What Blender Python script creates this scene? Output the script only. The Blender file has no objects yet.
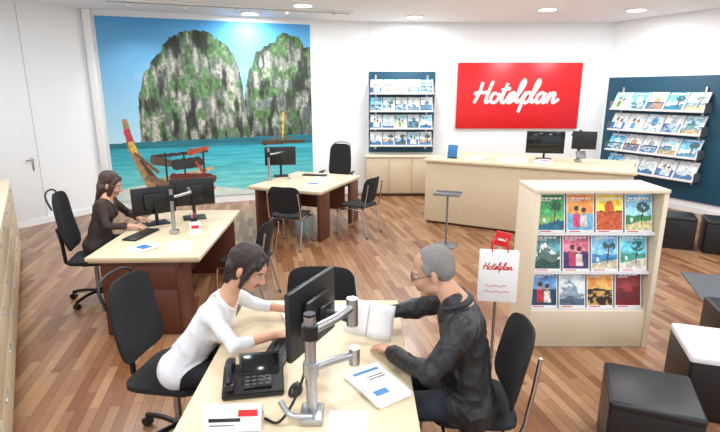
import bpy, bmesh, math, random
import numpy as np
from mathutils import Vector, Matrix, noise as mnoise
random.seed(4); rng=np.random.default_rng(7)
sc=bpy.context.scene
sc.view_settings.view_transform='Standard'

# ------------------------------------------------------------------ materials
def lin(c):
    if isinstance(c,str):
        c=tuple(int(c[i:i+2],16)/255 for i in (0,2,4))
    return tuple((x/12.92 if x<=0.04045 else ((x+0.055)/1.055)**2.4) for x in c)
MATS={}
def mat(name,col,rough=.5,metal=0.,var=.06,nscale=8.,bump=0.,bscale=60.,stretch=None,emit=0.,spec=.5,sss=0.):
    if name in MATS: return MATS[name]
    m=bpy.data.materials.new(name); m.use_nodes=True; nt=m.node_tree; N=nt.nodes; L=nt.links
    b=N['Principled BSDF']; c=lin(col)
    tc=N.new('ShaderNodeTexCoord'); mp=N.new('ShaderNodeMapping'); L.new(tc.outputs['Object'],mp.inputs[0])
    if stretch: mp.inputs['Scale'].default_value=stretch
    nz=N.new('ShaderNodeTexNoise'); nz.inputs['Scale'].default_value=nscale; nz.inputs['Detail'].default_value=4
    L.new(mp.outputs[0],nz.inputs['Vector'])
    mx=N.new('ShaderNodeMix'); mx.data_type='RGBA'
    mx.inputs[6].default_value=(*[x*(1-var) for x in c],1); mx.inputs[7].default_value=(*[min(1,x*(1+var)) for x in c],1)
    L.new(nz.outputs['Fac'],mx.inputs[0]); L.new(mx.outputs[2],b.inputs['Base Color'])
    b.inputs['Roughness'].default_value=rough; b.inputs['Metallic'].default_value=metal
    b.inputs['Specular IOR Level'].default_value=spec
    if sss: b.inputs['Subsurface Weight'].default_value=sss; b.inputs['Subsurface Scale'].default_value=.01
    if emit:
        b.inputs['Emission Color'].default_value=(*c,1); b.inputs['Emission Strength'].default_value=emit
    if bump:
        n2=N.new('ShaderNodeTexNoise'); n2.inputs['Scale'].default_value=bscale; n2.inputs['Detail'].default_value=3
        L.new(mp.outputs[0],n2.inputs['Vector'])
        bp=N.new('ShaderNodeBump'); bp.inputs['Strength'].default_value=bump; bp.inputs['Distance'].default_value=.01
        L.new(n2.outputs['Fac'],bp.inputs['Height']); L.new(bp.outputs[0],b.inputs['Normal'])
    MATS[name]=m; return m
def colmat(name,rough=.5,emit=0.):
    m=bpy.data.materials.new(name); m.use_nodes=True; nt=m.node_tree
    b=nt.nodes['Principled BSDF']; a=nt.nodes.new('ShaderNodeAttribute'); a.attribute_name='Col'
    nt.links.new(a.outputs['Color'],b.inputs['Base Color']); b.inputs['Roughness'].default_value=rough
    return m
wallM=mat('wall_paint','eff2f4',.8,var=.01,bump=.05,bscale=150)
ceilM=mat('ceiling_paint','f0f2f4',.85,var=.01)
trimM=mat('trim_white','f0f1f1',.5,var=.01)
birch=mat('birch_laminate','dccaaa',.4,var=.05,nscale=6,stretch=(1,12,1))
cream=mat('cream_laminate','e2d4bb',.45,var=.03,nscale=5,stretch=(12,1,1))
creamF=mat('cream_front','d2c0a2',.5,var=.04,nscale=5,stretch=(10,10,1))
brownP=mat('red_brown_veneer','5e3324',.35,var=.15,nscale=5,stretch=(6,6,1))
blackF=mat('black_fabric','17181b',.85,var=.15,bump=.2,bscale=300)
blackP=mat('black_plastic','121316',.4,var=.05)
blackL=mat('black_leather','141417',.38,var=.1,bump=.12,bscale=120)
screenM=mat('screen_glass','0b0e13',.12,var=.05)
chrome=mat('chrome','c9cbcf',.18,1.,var=.02)
silver=mat('brushed_silver','b4b7bb',.32,1.,var=.04)
whiteP=mat('white_paper','f2f2f2',.6,var=.01)
whitePl=mat('white_plastic','e8e8e8',.35,var=.02)
redM=mat('sign_red','d8161f',.35,var=.03)
redC=mat('red_card','cf1c22',.5,var=.03)
tealM=mat('teal_panel','104a62',.55,var=.06)
blueC=mat('blue_print','2f77b5',.5,var=.2,nscale=20)
grayD=mat('doormat_gray','62666b',.95,var=.12,nscale=40,bump=.4,bscale=400)
greyM=mat('grey_metal','85888c',.4,.6,var=.04)
seamM=mat('seam_grey','c6c8c9',.8)

def floor_mat():
    m=bpy.data.materials.new('parquet_floor'); m.use_nodes=True; nt=m.node_tree; N=nt.nodes; L=nt.links; b=N['Principled BSDF']
    tc=N.new('ShaderNodeTexCoord'); mp=N.new('ShaderNodeMapping'); mp.inputs['Rotation'].default_value=(0,0,math.radians(78))
    L.new(tc.outputs['Object'],mp.inputs[0])
    def brick(c1,c2,w,h,bias):
        br=N.new('ShaderNodeTexBrick'); br.inputs['Scale'].default_value=1; br.inputs['Brick Width'].default_value=w; br.inputs['Row Height'].default_value=h
        br.inputs['Mortar Size'].default_value=.0012; br.inputs['Bias'].default_value=bias; br.offset=.37
        br.inputs['Color1'].default_value=(*lin(c1),1); br.inputs['Color2'].default_value=(*lin(c2),1); br.inputs['Mortar'].default_value=(*lin('5c3a27'),1)
        L.new(mp.outputs[0],br.inputs['Vector']); return br
    b1=brick('b18a67','845539',.55,.07,0)
    b2=brick('ffffff','c9b8ac',.55*3,.14,-.2)
    mx=N.new('ShaderNodeMix'); mx.data_type='RGBA'; mx.blend_type='MULTIPLY'; mx.inputs[0].default_value=.55
    L.new(b1.outputs['Color'],mx.inputs[6]); L.new(b2.outputs['Color'],mx.inputs[7])
    mp2=N.new('ShaderNodeMapping'); mp2.inputs['Scale'].default_value=(1.5,30,1); L.new(mp.outputs[0],mp2.inputs[0])
    nz=N.new('ShaderNodeTexNoise'); nz.inputs['Scale'].default_value=2; nz.inputs['Detail'].default_value=5; L.new(mp2.outputs[0],nz.inputs['Vector'])
    rp=N.new('ShaderNodeMapRange'); rp.inputs[3].default_value=.78; rp.inputs[4].default_value=1.15; L.new(nz.outputs['Fac'],rp.inputs[0])
    m2=N.new('ShaderNodeMix'); m2.data_type='RGBA'; m2.blend_type='MULTIPLY'; m2.inputs[0].default_value=1
    L.new(mx.outputs[2],m2.inputs[6]); L.new(rp.outputs[0],m2.inputs[7]); L.new(m2.outputs[2],b.inputs['Base Color'])
    b.inputs['Roughness'].default_value=.26; b.inputs['Specular IOR Level'].default_value=.5
    return m
floorM=floor_mat()

# ------------------------------------------------------------------ builders
def link(o): sc.collection.objects.link(o); return o
def T(*a): return Matrix.Translation(Vector(a))
def RZ(d): return Matrix.Rotation(math.radians(d),4,'Z')
def RY(d): return Matrix.Rotation(math.radians(d),4,'Y')
def RX(d): return Matrix.Rotation(math.radians(d),4,'X')
def smooth(me,ang=40):
    me.shade_smooth()
    try: me.set_sharp_from_angle(angle=math.radians(ang))
    except Exception: pass
class Obj:
    def __init__(s,name,loc=(0,0,0),yaw=0):
        s.e=bpy.data.objects.new(name,None); s.e.empty_display_size=.1; link(s.e)
        s.e.location=loc; s.e.rotation_euler=(0,0,math.radians(yaw)); s.M=T(*loc)@RZ(yaw)
    def add(s,name,me,m,M=None):
        o=bpy.data.objects.new(name,me); link(o); o.parent=s.e
        if m is not None:
            me.materials.clear(); me.materials.append(m)
        if M is not None: o.matrix_local=M
        return o
    def box(s,name,c,size,m,M=None,bev=.004,seg=2):
        me=bpy.data.meshes.new(name); bm=bmesh.new(); bmesh.ops.create_cube(bm,size=1)
        bmesh.ops.scale(bm,vec=size,verts=bm.verts)
        bev=min(bev,min(size)*.45)
        if bev>0: bmesh.ops.bevel(bm,geom=bm.edges[:],offset=bev,segments=seg,affect='EDGES',profile=.5)
        bm.to_mesh(me); bm.free(); smooth(me)
        return s.add(name,me,m,T(*c)@(M or Matrix()))
    def cyl(s,name,p0,p1,r0,m,r1=None,n=20,bev=.0):
        if r1 is None: r1=r0
        p0=Vector(p0);p1=Vector(p1);d=p1-p0
        me=bpy.data.meshes.new(name); bm=bmesh.new()
        bmesh.ops.create_cone(bm,cap_ends=True,segments=n,radius1=r0,radius2=r1,depth=d.length)
        bm.to_mesh(me); bm.free(); smooth(me)
        return s.add(name,me,m,T(*((p0+p1)/2))@d.to_track_quat('Z','Y').to_matrix().to_4x4())
    def tube(s,name,pts,r,m,n=10,cyclic=False,res=5,sub=True):
        P=[Vector(p) for p in pts]
        if sub: P=catmull(P,res,cyclic)
        me=sweep(name,P,r,n,cyclic); smooth(me,60); return s.add(name,me,m)
    def panel(s,name,w,h,th,m,M,bend=0,nx=12,ny=12,taper=0,rad=.06,bendv=0):
        me=bpy.data.meshes.new(name); bm=bmesh.new(); rows=[]
        for sgn in (1,-1):
            g=[]
            for j in range(ny+1):
                row=[]
                for i in range(nx+1):
                    a=(i/nx*2-1); b=(j/ny*2-1)
                    aa=a; bb=b
                    k=4.5; mmax=max(abs(a),abs(b)); 
                    if mmax>0:
                        rr=(abs(a)**k+abs(b)**k)**(1/k); q=mmax/rr; aa=a*q; bb=b*q
                    y=aa*w/2*(1-taper*(bb+1)/2); z=bb*h/2
                    x=bend*(aa**2)+bendv*(bb**2)+sgn*th/2*(1-.6*mmax**6)
                    row.append(bm.verts.new((x,y,z)))
                g.append(row)
            rows.append(g)
        for gi,g in enumerate(rows):
            for j in range(ny):
                for i in range(nx):
                    f=[g[j][i],g[j][i+1],g[j+1][i+1],g[j+1][i]]
                    if gi: f.reverse()
                    bm.faces.new(f)
        A,B=rows
        ring=[(0,i) for i in range(nx)]+[(j,nx) for j in range(ny)]+[(ny,nx-i) for i in range(nx)]+[(ny-j,0) for j in range(ny)]
        for q in range(len(ring)):
            a=ring[q];b=ring[(q+1)%len(ring)]
            bm.faces.new([A[a[0]][a[1]],B[a[0]][a[1]],B[b[0]][b[1]],A[b[0]][b[1]]])
        bmesh.ops.recalc_face_normals(bm,faces=bm.faces)
        bm.to_mesh(me); bm.free(); smooth(me,50); return s.add(name,me,m,M)
def catmull(P,res=5,cyclic=False):
    out=[];n=len(P)
    rngn=n if cyclic else n-1
    for i in range(rngn):
        p1=P[i];p2=P[(i+1)%n]
        p0=P[i-1] if (i>0 or cyclic) else p1*2-p2
        p3=P[(i+2)%n] if (i+2<n or cyclic) else p2*2-p1
        for k in range(res):
            t=k/res
            out.append(.5*((2*p1)+(p2-p0)*t+(2*p0-5*p1+4*p2-p3)*t*t+(3*p1-p0-3*p2+p3)*t**3))
    if not cyclic: out.append(P[-1])
    return out
def sweep(name,P,r,n=10,cyclic=False):
    me=bpy.data.meshes.new(name); V=[];Fc=[]
    up=Vector((0,0,1)); prev=None; N=len(P)
    for i,p in enumerate(P):
        a=P[(i-1)%N] if (cyclic or i>0) else p; b=P[(i+1)%N] if (cyclic or i<N-1) else p
        d=(b-a).normalized()
        if prev is None:
            x=d.cross(up); 
            if x.length<.1: x=d.cross(Vector((1,0,0)))
            x.normalize()
        else:
            x=prev-d*prev.dot(d); x.normalize()
        prev=x; y=d.cross(x)
        rr=r[i] if isinstance(r,(list,tuple)) else r
        for k in range(n):
            t=2*math.pi*k/n; V.append(p+(x*math.cos(t)+y*math.sin(t))*rr)
    for i in range(N if cyclic else N-1):
        for k in range(n):
            a=i*n+k;b=i*n+(k+1)%n;c=((i+1)%N)*n+(k+1)%n;d=((i+1)%N)*n+k
            Fc.append((a,b,c,d))
    if not cyclic:
        Fc.append(tuple(range(n))[::-1]); Fc.append(tuple((N-1)*n+k for k in range(n)))
    me.from_pydata(V,[],Fc); return me
class ColMesh:
    def __init__(s): s.V=[];s.F=[];s.C=[]
    def grid(s,M,w,h,arr,th=0,back=(.85,.85,.83)):
        ny,nx=arr.shape[:2]
        for j in range(ny):
            for i in range(nx):
                c=arr[j,i]
                b=len(s.V)
                for (a,d) in ((i,j),(i+1,j),(i+1,j+1),(i,j+1)):
                    s.V.append(M@Vector((a*w/nx,0,d*h/ny))); s.C.append(c)
                s.F.append((b,b+1,b+2,b+3))
        if th:
            b=len(s.V)
            for y in (0,th):
                for (a,d) in ((0,0),(w,0),(w,h),(0,h)):
                    s.V.append(M@Vector((a,y,d))); s.C.append(back)
            s.F+= [(b+4,b+7,b+6,b+5),(b,b+4,b+5,b+1),(b+1,b+5,b+6,b+2),(b+2,b+6,b+7,b+3),(b+3,b+7,b+4,b)]
    def mesh(s,name):
        me=bpy.data.meshes.new(name); me.from_pydata(s.V,[],s.F)
        C=np.array(s.C,dtype=np.float64); C=np.clip(C,0,1)
        C=np.where(C<=.04045,C/12.92,((C+.055)/1.055)**2.4)
        a=me.color_attributes.new('Col','FLOAT_COLOR','POINT')
        a.data.foreach_set('color',np.concatenate([C,np.ones((len(C),1))],1).astype(np.float32).ravel())
        return me
picM=colmat('printed_paper',.35); muralM=colmat('mural_print',.6)

_lat=rng.random((256,256))
def vn(x,y):
    xi=np.floor(x).astype(int);yi=np.floor(y).astype(int);fx=x-xi;fy=y-yi
    fx=fx*fx*(3-2*fx);fy=fy*fy*(3-2*fy)
    g=lambda a,b:_lat[a%256,b%256]
    return (g(xi,yi)*(1-fx)+g(xi+1,yi)*fx)*(1-fy)+(g(xi,yi+1)*(1-fx)+g(xi+1,yi+1)*fx)*fy
def fbm(x,y,o=4):
    r=0;a=.5;t=0
    for k in range(o): r=r+a*vn(x*2**k+17*k,y*2**k+9*k); t+=a; a*=.5
    return r/t
def hx(s): return np.array([int(s[i:i+2],16)/255 for i in (0,2,4)])
def bropic(pal,nx=10,ny=13,seed=0,kind=None):
    # travel-catalogue cover: sky / horizon / subject / title / footer
    y,x=np.mgrid[0:ny,0:nx]; y=(y+.5)/ny;x=(x+.5)/nx
    n=fbm(x*5+seed*7.3,y*5+seed*3.1,4); n_=fbm(x*9+seed*1.3,y*12+seed,3); kind=seed%5 if kind is None else kind
    a,b,c=[hx(p) for p in pal]
    im=np.zeros((ny,nx,3)); hz=.42+.1*((seed*.31)%1)
    im[:]=a; im=im*(1.05-((.9-y)*-.1+(n-.5)*.5)[...,None]); im+=np.clip(.3-abs(y-hz-.1),0,1)[...,None]*.5
    if kind==0:    # beach with palm
        im[y<hz+.02*np.sin(x*14)]=b; s_=y<hz-.17+.12*(x-.5)+.08*(n-.5); im[s_]=c
        fr=((x-.66)**2/.06+(y-.66)**2/.018<1)&(n_>.42); im[fr]=im[fr]*.3+hx('1f4a24')*.4; tr_=(abs(x-.66-.12*(y-.66))<.022)&(y>.22)&(y<.66); im[tr_]=hx('4a3524')
        im[((x-.25)**2+(y-hz+.12)**2*.8<.003)]=hx('f4f4f0')
    elif kind==1:  # mountains
        h=.32+.33*(1-np.abs(x-.4)*1.8)+.14*fbm(x*7+seed,y*0,3); im[y<h]=b; im[(y<h)&(y>h-.14)&(n_>.42)]=hx('f2f5f8'); fl=y<.28+.05*np.sin(x*9+seed); im[fl]=c; im[fl&(n_>.55)]=c*.7
    elif kind==2:  # people
        im[y<hz+.05*(n-.5)]=c
        for cx,cy,cl_ in ((.36,.5,b),(.62,.45,hx('e9e2d8'))):
            w_=.12+.05*np.clip(cy-y,0,1); im[(abs(x-cx)<w_)&(y<cy)&(y>.14)]=cl_; im[(abs(x-cx)<.03)&(y<cy+.06)&(y>cy-.02)]=hx('c48f6a'); im[((x-cx)**2/.0065+(y-cy-.1)**2/.0075)<1]=hx('d9a67f'); im[((x-cx)**2/.008+(y-cy-.135)**2/.0045)<1]=hx('4a3022')
    elif kind==3:  # sunset
        im[y<hz]=c; im[((x-.5)**2+(y-hz-.08)**2*.55)<.03]=b; im[(y<hz)&(n_>.52)]=b*.8; h=hz+.1*fbm(x*5+seed,y*0,3)-.02; im[(y<h)&(y>=hz)]=c*.6
    else:          # town
        hh=.3+.3*vn(np.floor(x*6)+seed,x*0+3); q=y<hh; im[q]=c; im[q&((np.floor(x*nx)+np.floor(y*ny))%3==0)]=b*.8; im[y<.2]=b*.6
    im=im*(.72+.56*n_[...,None])
    white=hx('f6f6f6')
    if ny>18:
        tl=[i for i in range(3,nx-4) if (i*7+seed)%5!=0]
        im[ny-6:ny-4,tl]=white; im[ny-8,3:nx//2]=white*.95
        im[:3]=white; im[1,3:nx//2]=hx('dd1a24'); im[:,0]=white; im[:,-1]=white; im[-1]=white
    else:
        im[ny-2,1:nx-2]=white; im[0]=white; im[:,-1]=white*.95
    return np.clip(im,0,1)

# ------------------------------------------------------------------ room shell
Hc=3.42
def wall(name,p0,p1,z0=0,z1=Hc,th=.12,m=wallM,side=1):
    p0=Vector(p0);p1=Vector(p1);d=p1-p0;L=d.length;ang=math.degrees(math.atan2(d.y,d.x))
    me=bpy.data.meshes.new(name); bm=bmesh.new(); bmesh.ops.create_cube(bm,size=1); bmesh.ops.scale(bm,vec=(L+.02,th,z1-z0),verts=bm.verts)
    bm.to_mesh(me); bm.free(); me.materials.append(m)
    ob=bpy.data.objects.new(name,me); link(ob); c=(p0+p1)/2
    ob.matrix_world=T(c.x,c.y,(z0+z1)/2)@RZ(ang)@T(0,side*th/2,0)
    return ob
def slab(name,pts,z,th,m):
    me=bpy.data.meshes.new(name); bm=bmesh.new()
    vs=[bm.verts.new((x,y,z)) for x,y in pts]; f=bm.faces.new(vs)
    r=bmesh.ops.extrude_face_region(bm,geom=[f]); bmesh.ops.translate(bm,vec=(0,0,th),verts=[v for v in r['geom'] if isinstance(v,bmesh.types.BMVert)])
    bmesh.ops.recalc_face_normals(bm,faces=bm.faces); bm.to_mesh(me); bm.free(); me.materials.append(m)
    return link(bpy.data.objects.new(name,me))
R=[(-2.35,-2.2),(-2.35,1.9),(-5.55,6.9),(-5.8,6.9),(-4.6,8.85),(.15,10.5),(5.03,10.5),(6.4,7.7),(6.4,-2.2)]
slab('floor',[(-6.4,-2.4),(6.7,-2.4),(6.7,10.8),(-6.4,10.8)],0,-.1,floorM)
slab('ceiling',[(-6.4,-2.4),(6.7,-2.4),(6.7,10.8),(-6.4,10.8)],Hc,.12,ceilM)
wall('wall_left_front',R[0],R[1]); wall('wall_left_cabinet',R[1],R[2]); wall('wall_left_nook',R[2],R[3],side=1)
wall('wall_left',R[3],R[4]); wall('wall_mural',R[4],R[5]); wall('wall_back',R[5],R[6]); wall('wall_right_rack',R[6],R[7]); wall('wall_right',R[7],R[8])
wall('wall_storefront_header',(6.4,-2.2),(-2.35,-2.2),2.95,Hc); 
wf=Obj('window_1',(0,-2.2,0))
for i,x in enumerate((-2.3,.6,3.5,6.35)): wf.box('mullion_%d'%i,(x,-.03,1.475),(.08,.08,2.95),greyM)
wf.box('sill',(2.02,-.03,.06),(8.7,.08,.12),greyM)
def baseb(name,p0,p1):
    wall(name,p0,p1,0,.1,.018,trimM,side=-1)
baseb('baseboard_left',R[3],R[4]); baseb('baseboard_mural',R[4],R[5]); baseb('baseboard_back',R[5],R[6]); baseb('baseboard_right',R[6],R[7])
dv=(Vector(R[4])-Vector(R[3])).normalized(); yawL=math.degrees(math.atan2(dv.y,dv.x))
dl=Obj('door_1',(R[3][0]+dv.x*.78,R[3][1]+dv.y*.78,0),yawL)
dl.box('leaf',(0,-.006,1.72),(.95,.012,3.38),wallM,bev=.002)
dl.box('seam_r',(.483,-.004,1.7),(.006,.01,3.38),seamM,bev=.001)
dl.cyl('handle_stem',(.38,-.01,1.05),(.38,-.07,1.05),.01,silver); dl.cyl('handle',(.39,-.065,1.05),(.27,-.065,1.05),.01,silver); dl.box('lock_plate',(.38,-.016,.98),(.03,.008,.22),silver)

# mural
mv=(Vector(R[5])-Vector(R[4])).normalized(); yawM=math.degrees(math.atan2(mv.y,mv.x))
mural=Obj('mural_poster',(R[4][0],R[4][1],0),yawM)
m0,m1,mz0,mz1=.17,3.85,.14,3.32
nx,ny=320,260
yy,xx=np.mgrid[0:ny,0:nx]; S=(xx+.5)/nx; V=(yy+.5)/ny
# artwork units on the poster's own plane: 0..205 wide (offset 106), 0..174 high
PX=106+231*S-26*S*S; PY=20.5+(1-V)*174
def interp_poly(px,pts):
    xs=[p[0] for p in pts];ys=[p[1] for p in pts]; return np.interp(px,xs,ys,left=999,right=999)
n1=fbm(PX*.18,PY*.18,4); nv=fbm(PX*.5+9,PY*.3+5,4)
im=np.zeros((ny,nx,3))
t=np.clip((PY-13)/125,0,1)[...,None]
im[:]=hx('3f93cf')*(1-t)+hx('b4dcec')*t
cl=np.clip((fbm(PX*.025+3,PY*.06+1,4)-.5)*3,0,1)[...,None]*t; im=im*(1-cl*.5)+np.array([1,1,1])*cl*.5
def rock(pts,base,light,dark,green,ox):
    global im
    tp=interp_poly(PX,pts)+(n1-.5)*9
    m=(PY>tp)&(PY<base)
    st=fbm(PX*.3+ox,PY*.06+n1*2,5); fine=fbm(PX*.7+ox,PY*.7,3)
    sh=np.clip((st-.36)*2.4+(fine-.5)*.7,0,1)
    c=hx(dark)+(hx(light)-hx(dark))*sh[...,None]
    g=np.clip((fbm(PX*.13+ox+20,PY*.10,5)-.47)*7+np.clip(1-(PY-tp)/20,0,1)*1.0,0,1)*.9
    gg=hx(green)*(.4+1.0*nv[...,None])
    c=c*(1-g[...,None])+gg*g[...,None]
    dk=np.clip((fbm(PX*.16+ox*2,PY*.05+7,4)-.53)*7,0,1)[...,None]; c=c*(1-dk*.6)
    im[m]=c[m]
rock([(243,200),(245,92),(250,70),(258,50),(268,42),(276,38),(285,28),(297,32),(304,40),(312,46)],134,'aeb09f','4a5350','4a7040',31)
rock([(136,200),(138,140),(140,95),(147,72),(156,62),(166,50),(175,38),(189,32),(203,29),(216,33),(228,42),(236,50),(241,63),(244,85),(246,110),(249,140),(250,200)],140,'c3c0af','545d5a','53794a',3)
sea=(PY>=137-.02*(PX-100))
ts=np.clip((PY-137)/45,0,1)[...,None]
sc_=hx('2299b0')*(1-ts)+hx('74cfcf')*ts
sc_=sc_+((fbm(PX*.05,PY*.5,3)-.5)*.22)[...,None]
sc_=np.where((PY<142)[...,None],sc_*.7,sc_)
im[sea]=sc_[sea]
sand=PY>(184+6*np.sin(PX*.03)); 
sd=hx('cfe0d6')+((n1-.5)*.12)[...,None]; im[sand]=sd[sand]
def line(x0,y0,x1,y1,w0,w1,col):
    dx,dy=x1-x0,y1-y0;tt=np.clip(((PX-x0)*dx+(PY-y0)*dy)/(dx*dx+dy*dy),0,1)
    d=np.hypot(PX-x0-tt*dx,PY-y0-tt*dy); m=d<(w0+(w1-w0)*tt); im[m]=hx(col)*(.7+.6*nv[m][:,None])
line(150,190,208,176,8,4,'5b432e'); line(124,116,128,142,2.8,3.8,'a08058'); line(128,142,152,190,4.0,8.5,'a08058'); line(136,154,156,186,1.4,3.6,'4f3a28')
line(125,126,128,136,3.4,3.4,'b23a4a'); line(128,138,131,144,2.8,3,'d8b444'); line(131,147,152,166,1.2,1.8,'6a5a48')
line(152,176,208,165,2.6,1.8,'b5a382'); line(148,151,204,147,1.9,1.5,'3c302b'); line(150,155,170,159,4.5,3.5,'5a4a3a')
line(161,148,161,182,1,1,'2b2018'); line(180,148,180,178,1,1,'2b2018'); line(200,148,200,172,1,1,'2b2018'); line(172,160,194,158,5.5,5.5,'2f2e30'); line(187,148,204,144,3.4,1.8,'a54a33'); line(192,158,209,186,1.3,1.1,'b9402a'); line(167,172,205,173,3.4,2.8,'6c2a22'); line(142,172,168,183,3,3.6,'7a6248')
line(283,110,281,138,1.2,.6,'c8a04a'); line(262,141,302,140,2.4,1.8,'4a3a2a'); line(268,137,290,136,1.,1.,'6a5138')
cm=ColMesh(); cm.grid(T(m0,-.03,mz0),m1-m0,mz1-mz0,np.clip(im,0,1),th=.02)
mural.add('print',cm.mesh('mural_print'),muralM)
mural.box('edge_trim_left',(.06,-.05,Hc/2),(.12,.1,Hc-.01),trimM)

# sign
sign=Obj('logo_sign',(3.22,10.5,0))
sign.box('red_board',(0,-.03,2.0),(2.5,.05,1.3),redM,bev=.006)
strokes=[[(.3,2.0),(.28,1.2),(.15,.5),(0,0)],[(1.35,2.1),(1.22,1.2),(1.15,.4),(1.25,.05),(1.55,.2)],[(-.25,.85),(.2,1.05),(.8,1.0),(1.35,1.15)],
[(2.1,.95),(1.75,.85),(1.65,.4),(1.9,.05),(2.3,.15),(2.45,.6),(2.2,.95),(2.35,.8),(2.75,.8)],
[(2.98,1.9),(2.88,1.2),(2.82,.5),(2.9,.1),(3.15,.05),(3.4,.35)],[(2.5,1.25),(3.0,1.3),(3.45,1.4)],
[(3.4,.4),(3.8,.5),(4.05,.8),(3.85,1.0),(3.5,.75),(3.45,.3),(3.7,.02),(4.15,.3)],
[(4.15,.3),(4.6,1.2),(4.78,1.9),(4.6,2.2),(4.42,1.7),(4.38,.6),(4.5,.08),(4.9,.3)],
[(4.9,.3),(5.2,1.0),(5.12,.3),(5.0,-.9)],[(5.1,.55),(5.4,1.0),(5.75,.85),(5.8,.35),(5.5,.02),(5.15,.2)],
[(5.75,.25),(6.15,1.2),(6.33,1.9),(6.15,2.2),(5.98,1.7),(5.95,.6),(6.1,.08),(6.45,.3)],
[(7.2,.85),(6.9,1.0),(6.55,.7),(6.55,.2),(6.8,.02),(7.12,.35),(7.28,.95),(7.2,.3),(7.4,.03),(7.65,.4)],
[(7.62,.35),(7.8,.98),(7.78,.5),(7.7,0)],[(7.76,.5),(8.05,.95),(8.32,.85),(8.28,.3),(8.45,.03),(8.9,.4)]]
k=1.72/9.0
def script(obj,tag,k,x0,y0,z0_,r,m,flat=.25,tilt=1.08):
    for i,s_ in enumerate(strokes):
        P=[Vector(((x+.28*z)*k+x0, y0, z*k*tilt+z0_)) for x,z in s_]
        P=catmull(P,6 if r>.01 else 3); me=sweep('%s_%d'%(tag,i),P,r,8 if r>.01 else 5)
        for v in me.vertices: v.co.y=y0+(v.co.y-y0)*flat
        smooth(me,60); obj.add('%s_%d'%(tag,i),me,m)
script(sign,'letter',k,-.9,-.06,1.86,.033,whitePl)

# racks
blues=[('bfe0f2','4b93c9','e9f2f6'),('8fc4e6','f2f6f8','2f6ea8'),('d9e9f0','6ba5c4','40606e'),('5aa6d8','d4e8e8','2c7f9c'),('d5dfe5','b9cdd6','3b6fa5'),('9fd0e4','7aa04e','e8e3cd'),('c3ccd2','cfa27c','3f79a8'),('9cc6de','5f8f9a','c9b48c')]
def rack(name,loc,yaw,w,h0,h1,ntier,nb,bw,bh,panel=None):
    o=Obj(name,loc,yaw)
    if panel: px0,px1,pz0,pz1=panel; o.box('back_board',((px0+px1)/2,-.02,(pz0+pz1)/2),(px1-px0,.03,pz1-pz0),tealM)
    for sx in (.12,w-.12): o.box('upright',(sx,-.05,(h0+h1)/2),(.04,.03,h1-h0+.1),silver)
    cmx=ColMesh(); step=(h1-h0)/ntier
    for t_ in range(ntier):
        z=h0+step*t_+.02
        o.box('tray_%d'%t_,(w/2,-.15,z+.0),(w,.2,.012),silver); o.box('tray_lip_%d'%t_,(w/2,-.25,z+.015),(w,.01,.035),whitePl)
        for sx in (0,w): o.box('tray_side',(sx,-.14,z+.08),(.01,.2,.16),greyM,bev=.002)
        gap=(w-nb*bw)/(nb+1)
        for b in range(nb):
            x=gap+(bw+gap)*b
            sd=random.randrange(1000); im_=bropic(random.choice(blues),12,15,sd)
            cmx.grid(T(x,-.235,z+.012)@RX(-27),bw,bh,im_,th=.02)
    o.add('brochures',cmx.mesh('brochures'),picM)
    return o
rack('brochure_rack',(.2,10.5,0),0,1.28,.98,2.36,4,5,.24,.31,panel=(-.02,1.32,.86,2.48))
rv=(Vector(R[7])-Vector(R[6])).normalized(); yawR=math.degrees(math.atan2(rv.y,rv.x))
rack('brochure_rack',(R[6][0]+rv.x*.3,R[6][1]+rv.y*.3,0),yawR,1.8,.54,2.12,4,5,.34,.36,panel=(-.25,2.75,.2,2.36))

cb=Obj('low_cabinet',(.12,10.06,0))
cb.box('carcass',(.7,.2,.43),(1.4,.38,.74),creamF); cb.box('plinth',(.7,.22,.03),(1.36,.34,.06),brownP); cb.box('top',(.7,.19,.815),(1.44,.42,.03),cream)
for i in range(3): cb.box('door_leaf_%d'%i,(.235+.465*i,-.0,.43),(.45,.018,.7),creamF); cb.cyl('knob_%d'%i,(.4+.465*i,-.01,.6),(.4+.465*i,-.035,.6),.012,silver)

fb=Obj('sideboard',(-4.62,6.5,0),math.degrees(math.atan2(2.74-6.5,-2.2+4.62)))
Ls=4.9
fb.box('carcass',(Ls/2,-.21,.5),(Ls,.4,.9),creamF); fb.box('plinth',(Ls/2,-.23,.03),(Ls-.04,.34,.06),brownP); fb.box('top',(Ls/2,-.2,.97),(Ls+.02,.44,.035),cream)
for i in range(7):
    for j in range(3): fb.box('drawer_%d_%d'%(i,j),(.35+.7*i,.0,.2+.29*j),(.68,.02,.275),creamF); fb.box('pull',(.35+.7*i,.014,.3+.29*j),(.16,.012,.012),silver)

rc=Obj('reception_counter',(1.05,7.98,0),-28.4)
Lc=2.95
rc.box('front_panel',(Lc/2,.04,.52),(Lc,.05,.96),creamF); rc.box('plinth',(Lc/2,.08,.03),(Lc-.06,.05,.06),brownP)
rc.box('left_end',(.03,.8,.5),(.05,1.46,.94),cream); rc.box('right_end',(Lc-.03,.8,.5),(.05,1.46,.94),cream)
rc.box('top_front',(Lc/2,.27,1.03),(Lc+.06,.6,.04),birch); rc.box('top_rear',(Lc/2,1.12,.98),(Lc,1.1,.04),birch)
rc.box('rear_desk_front',(Lc/2,1.55,.5),(Lc-.1,.04,.94),cream)
def onrc(x,y,z): return rc.M@Vector((x,y,z))

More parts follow.
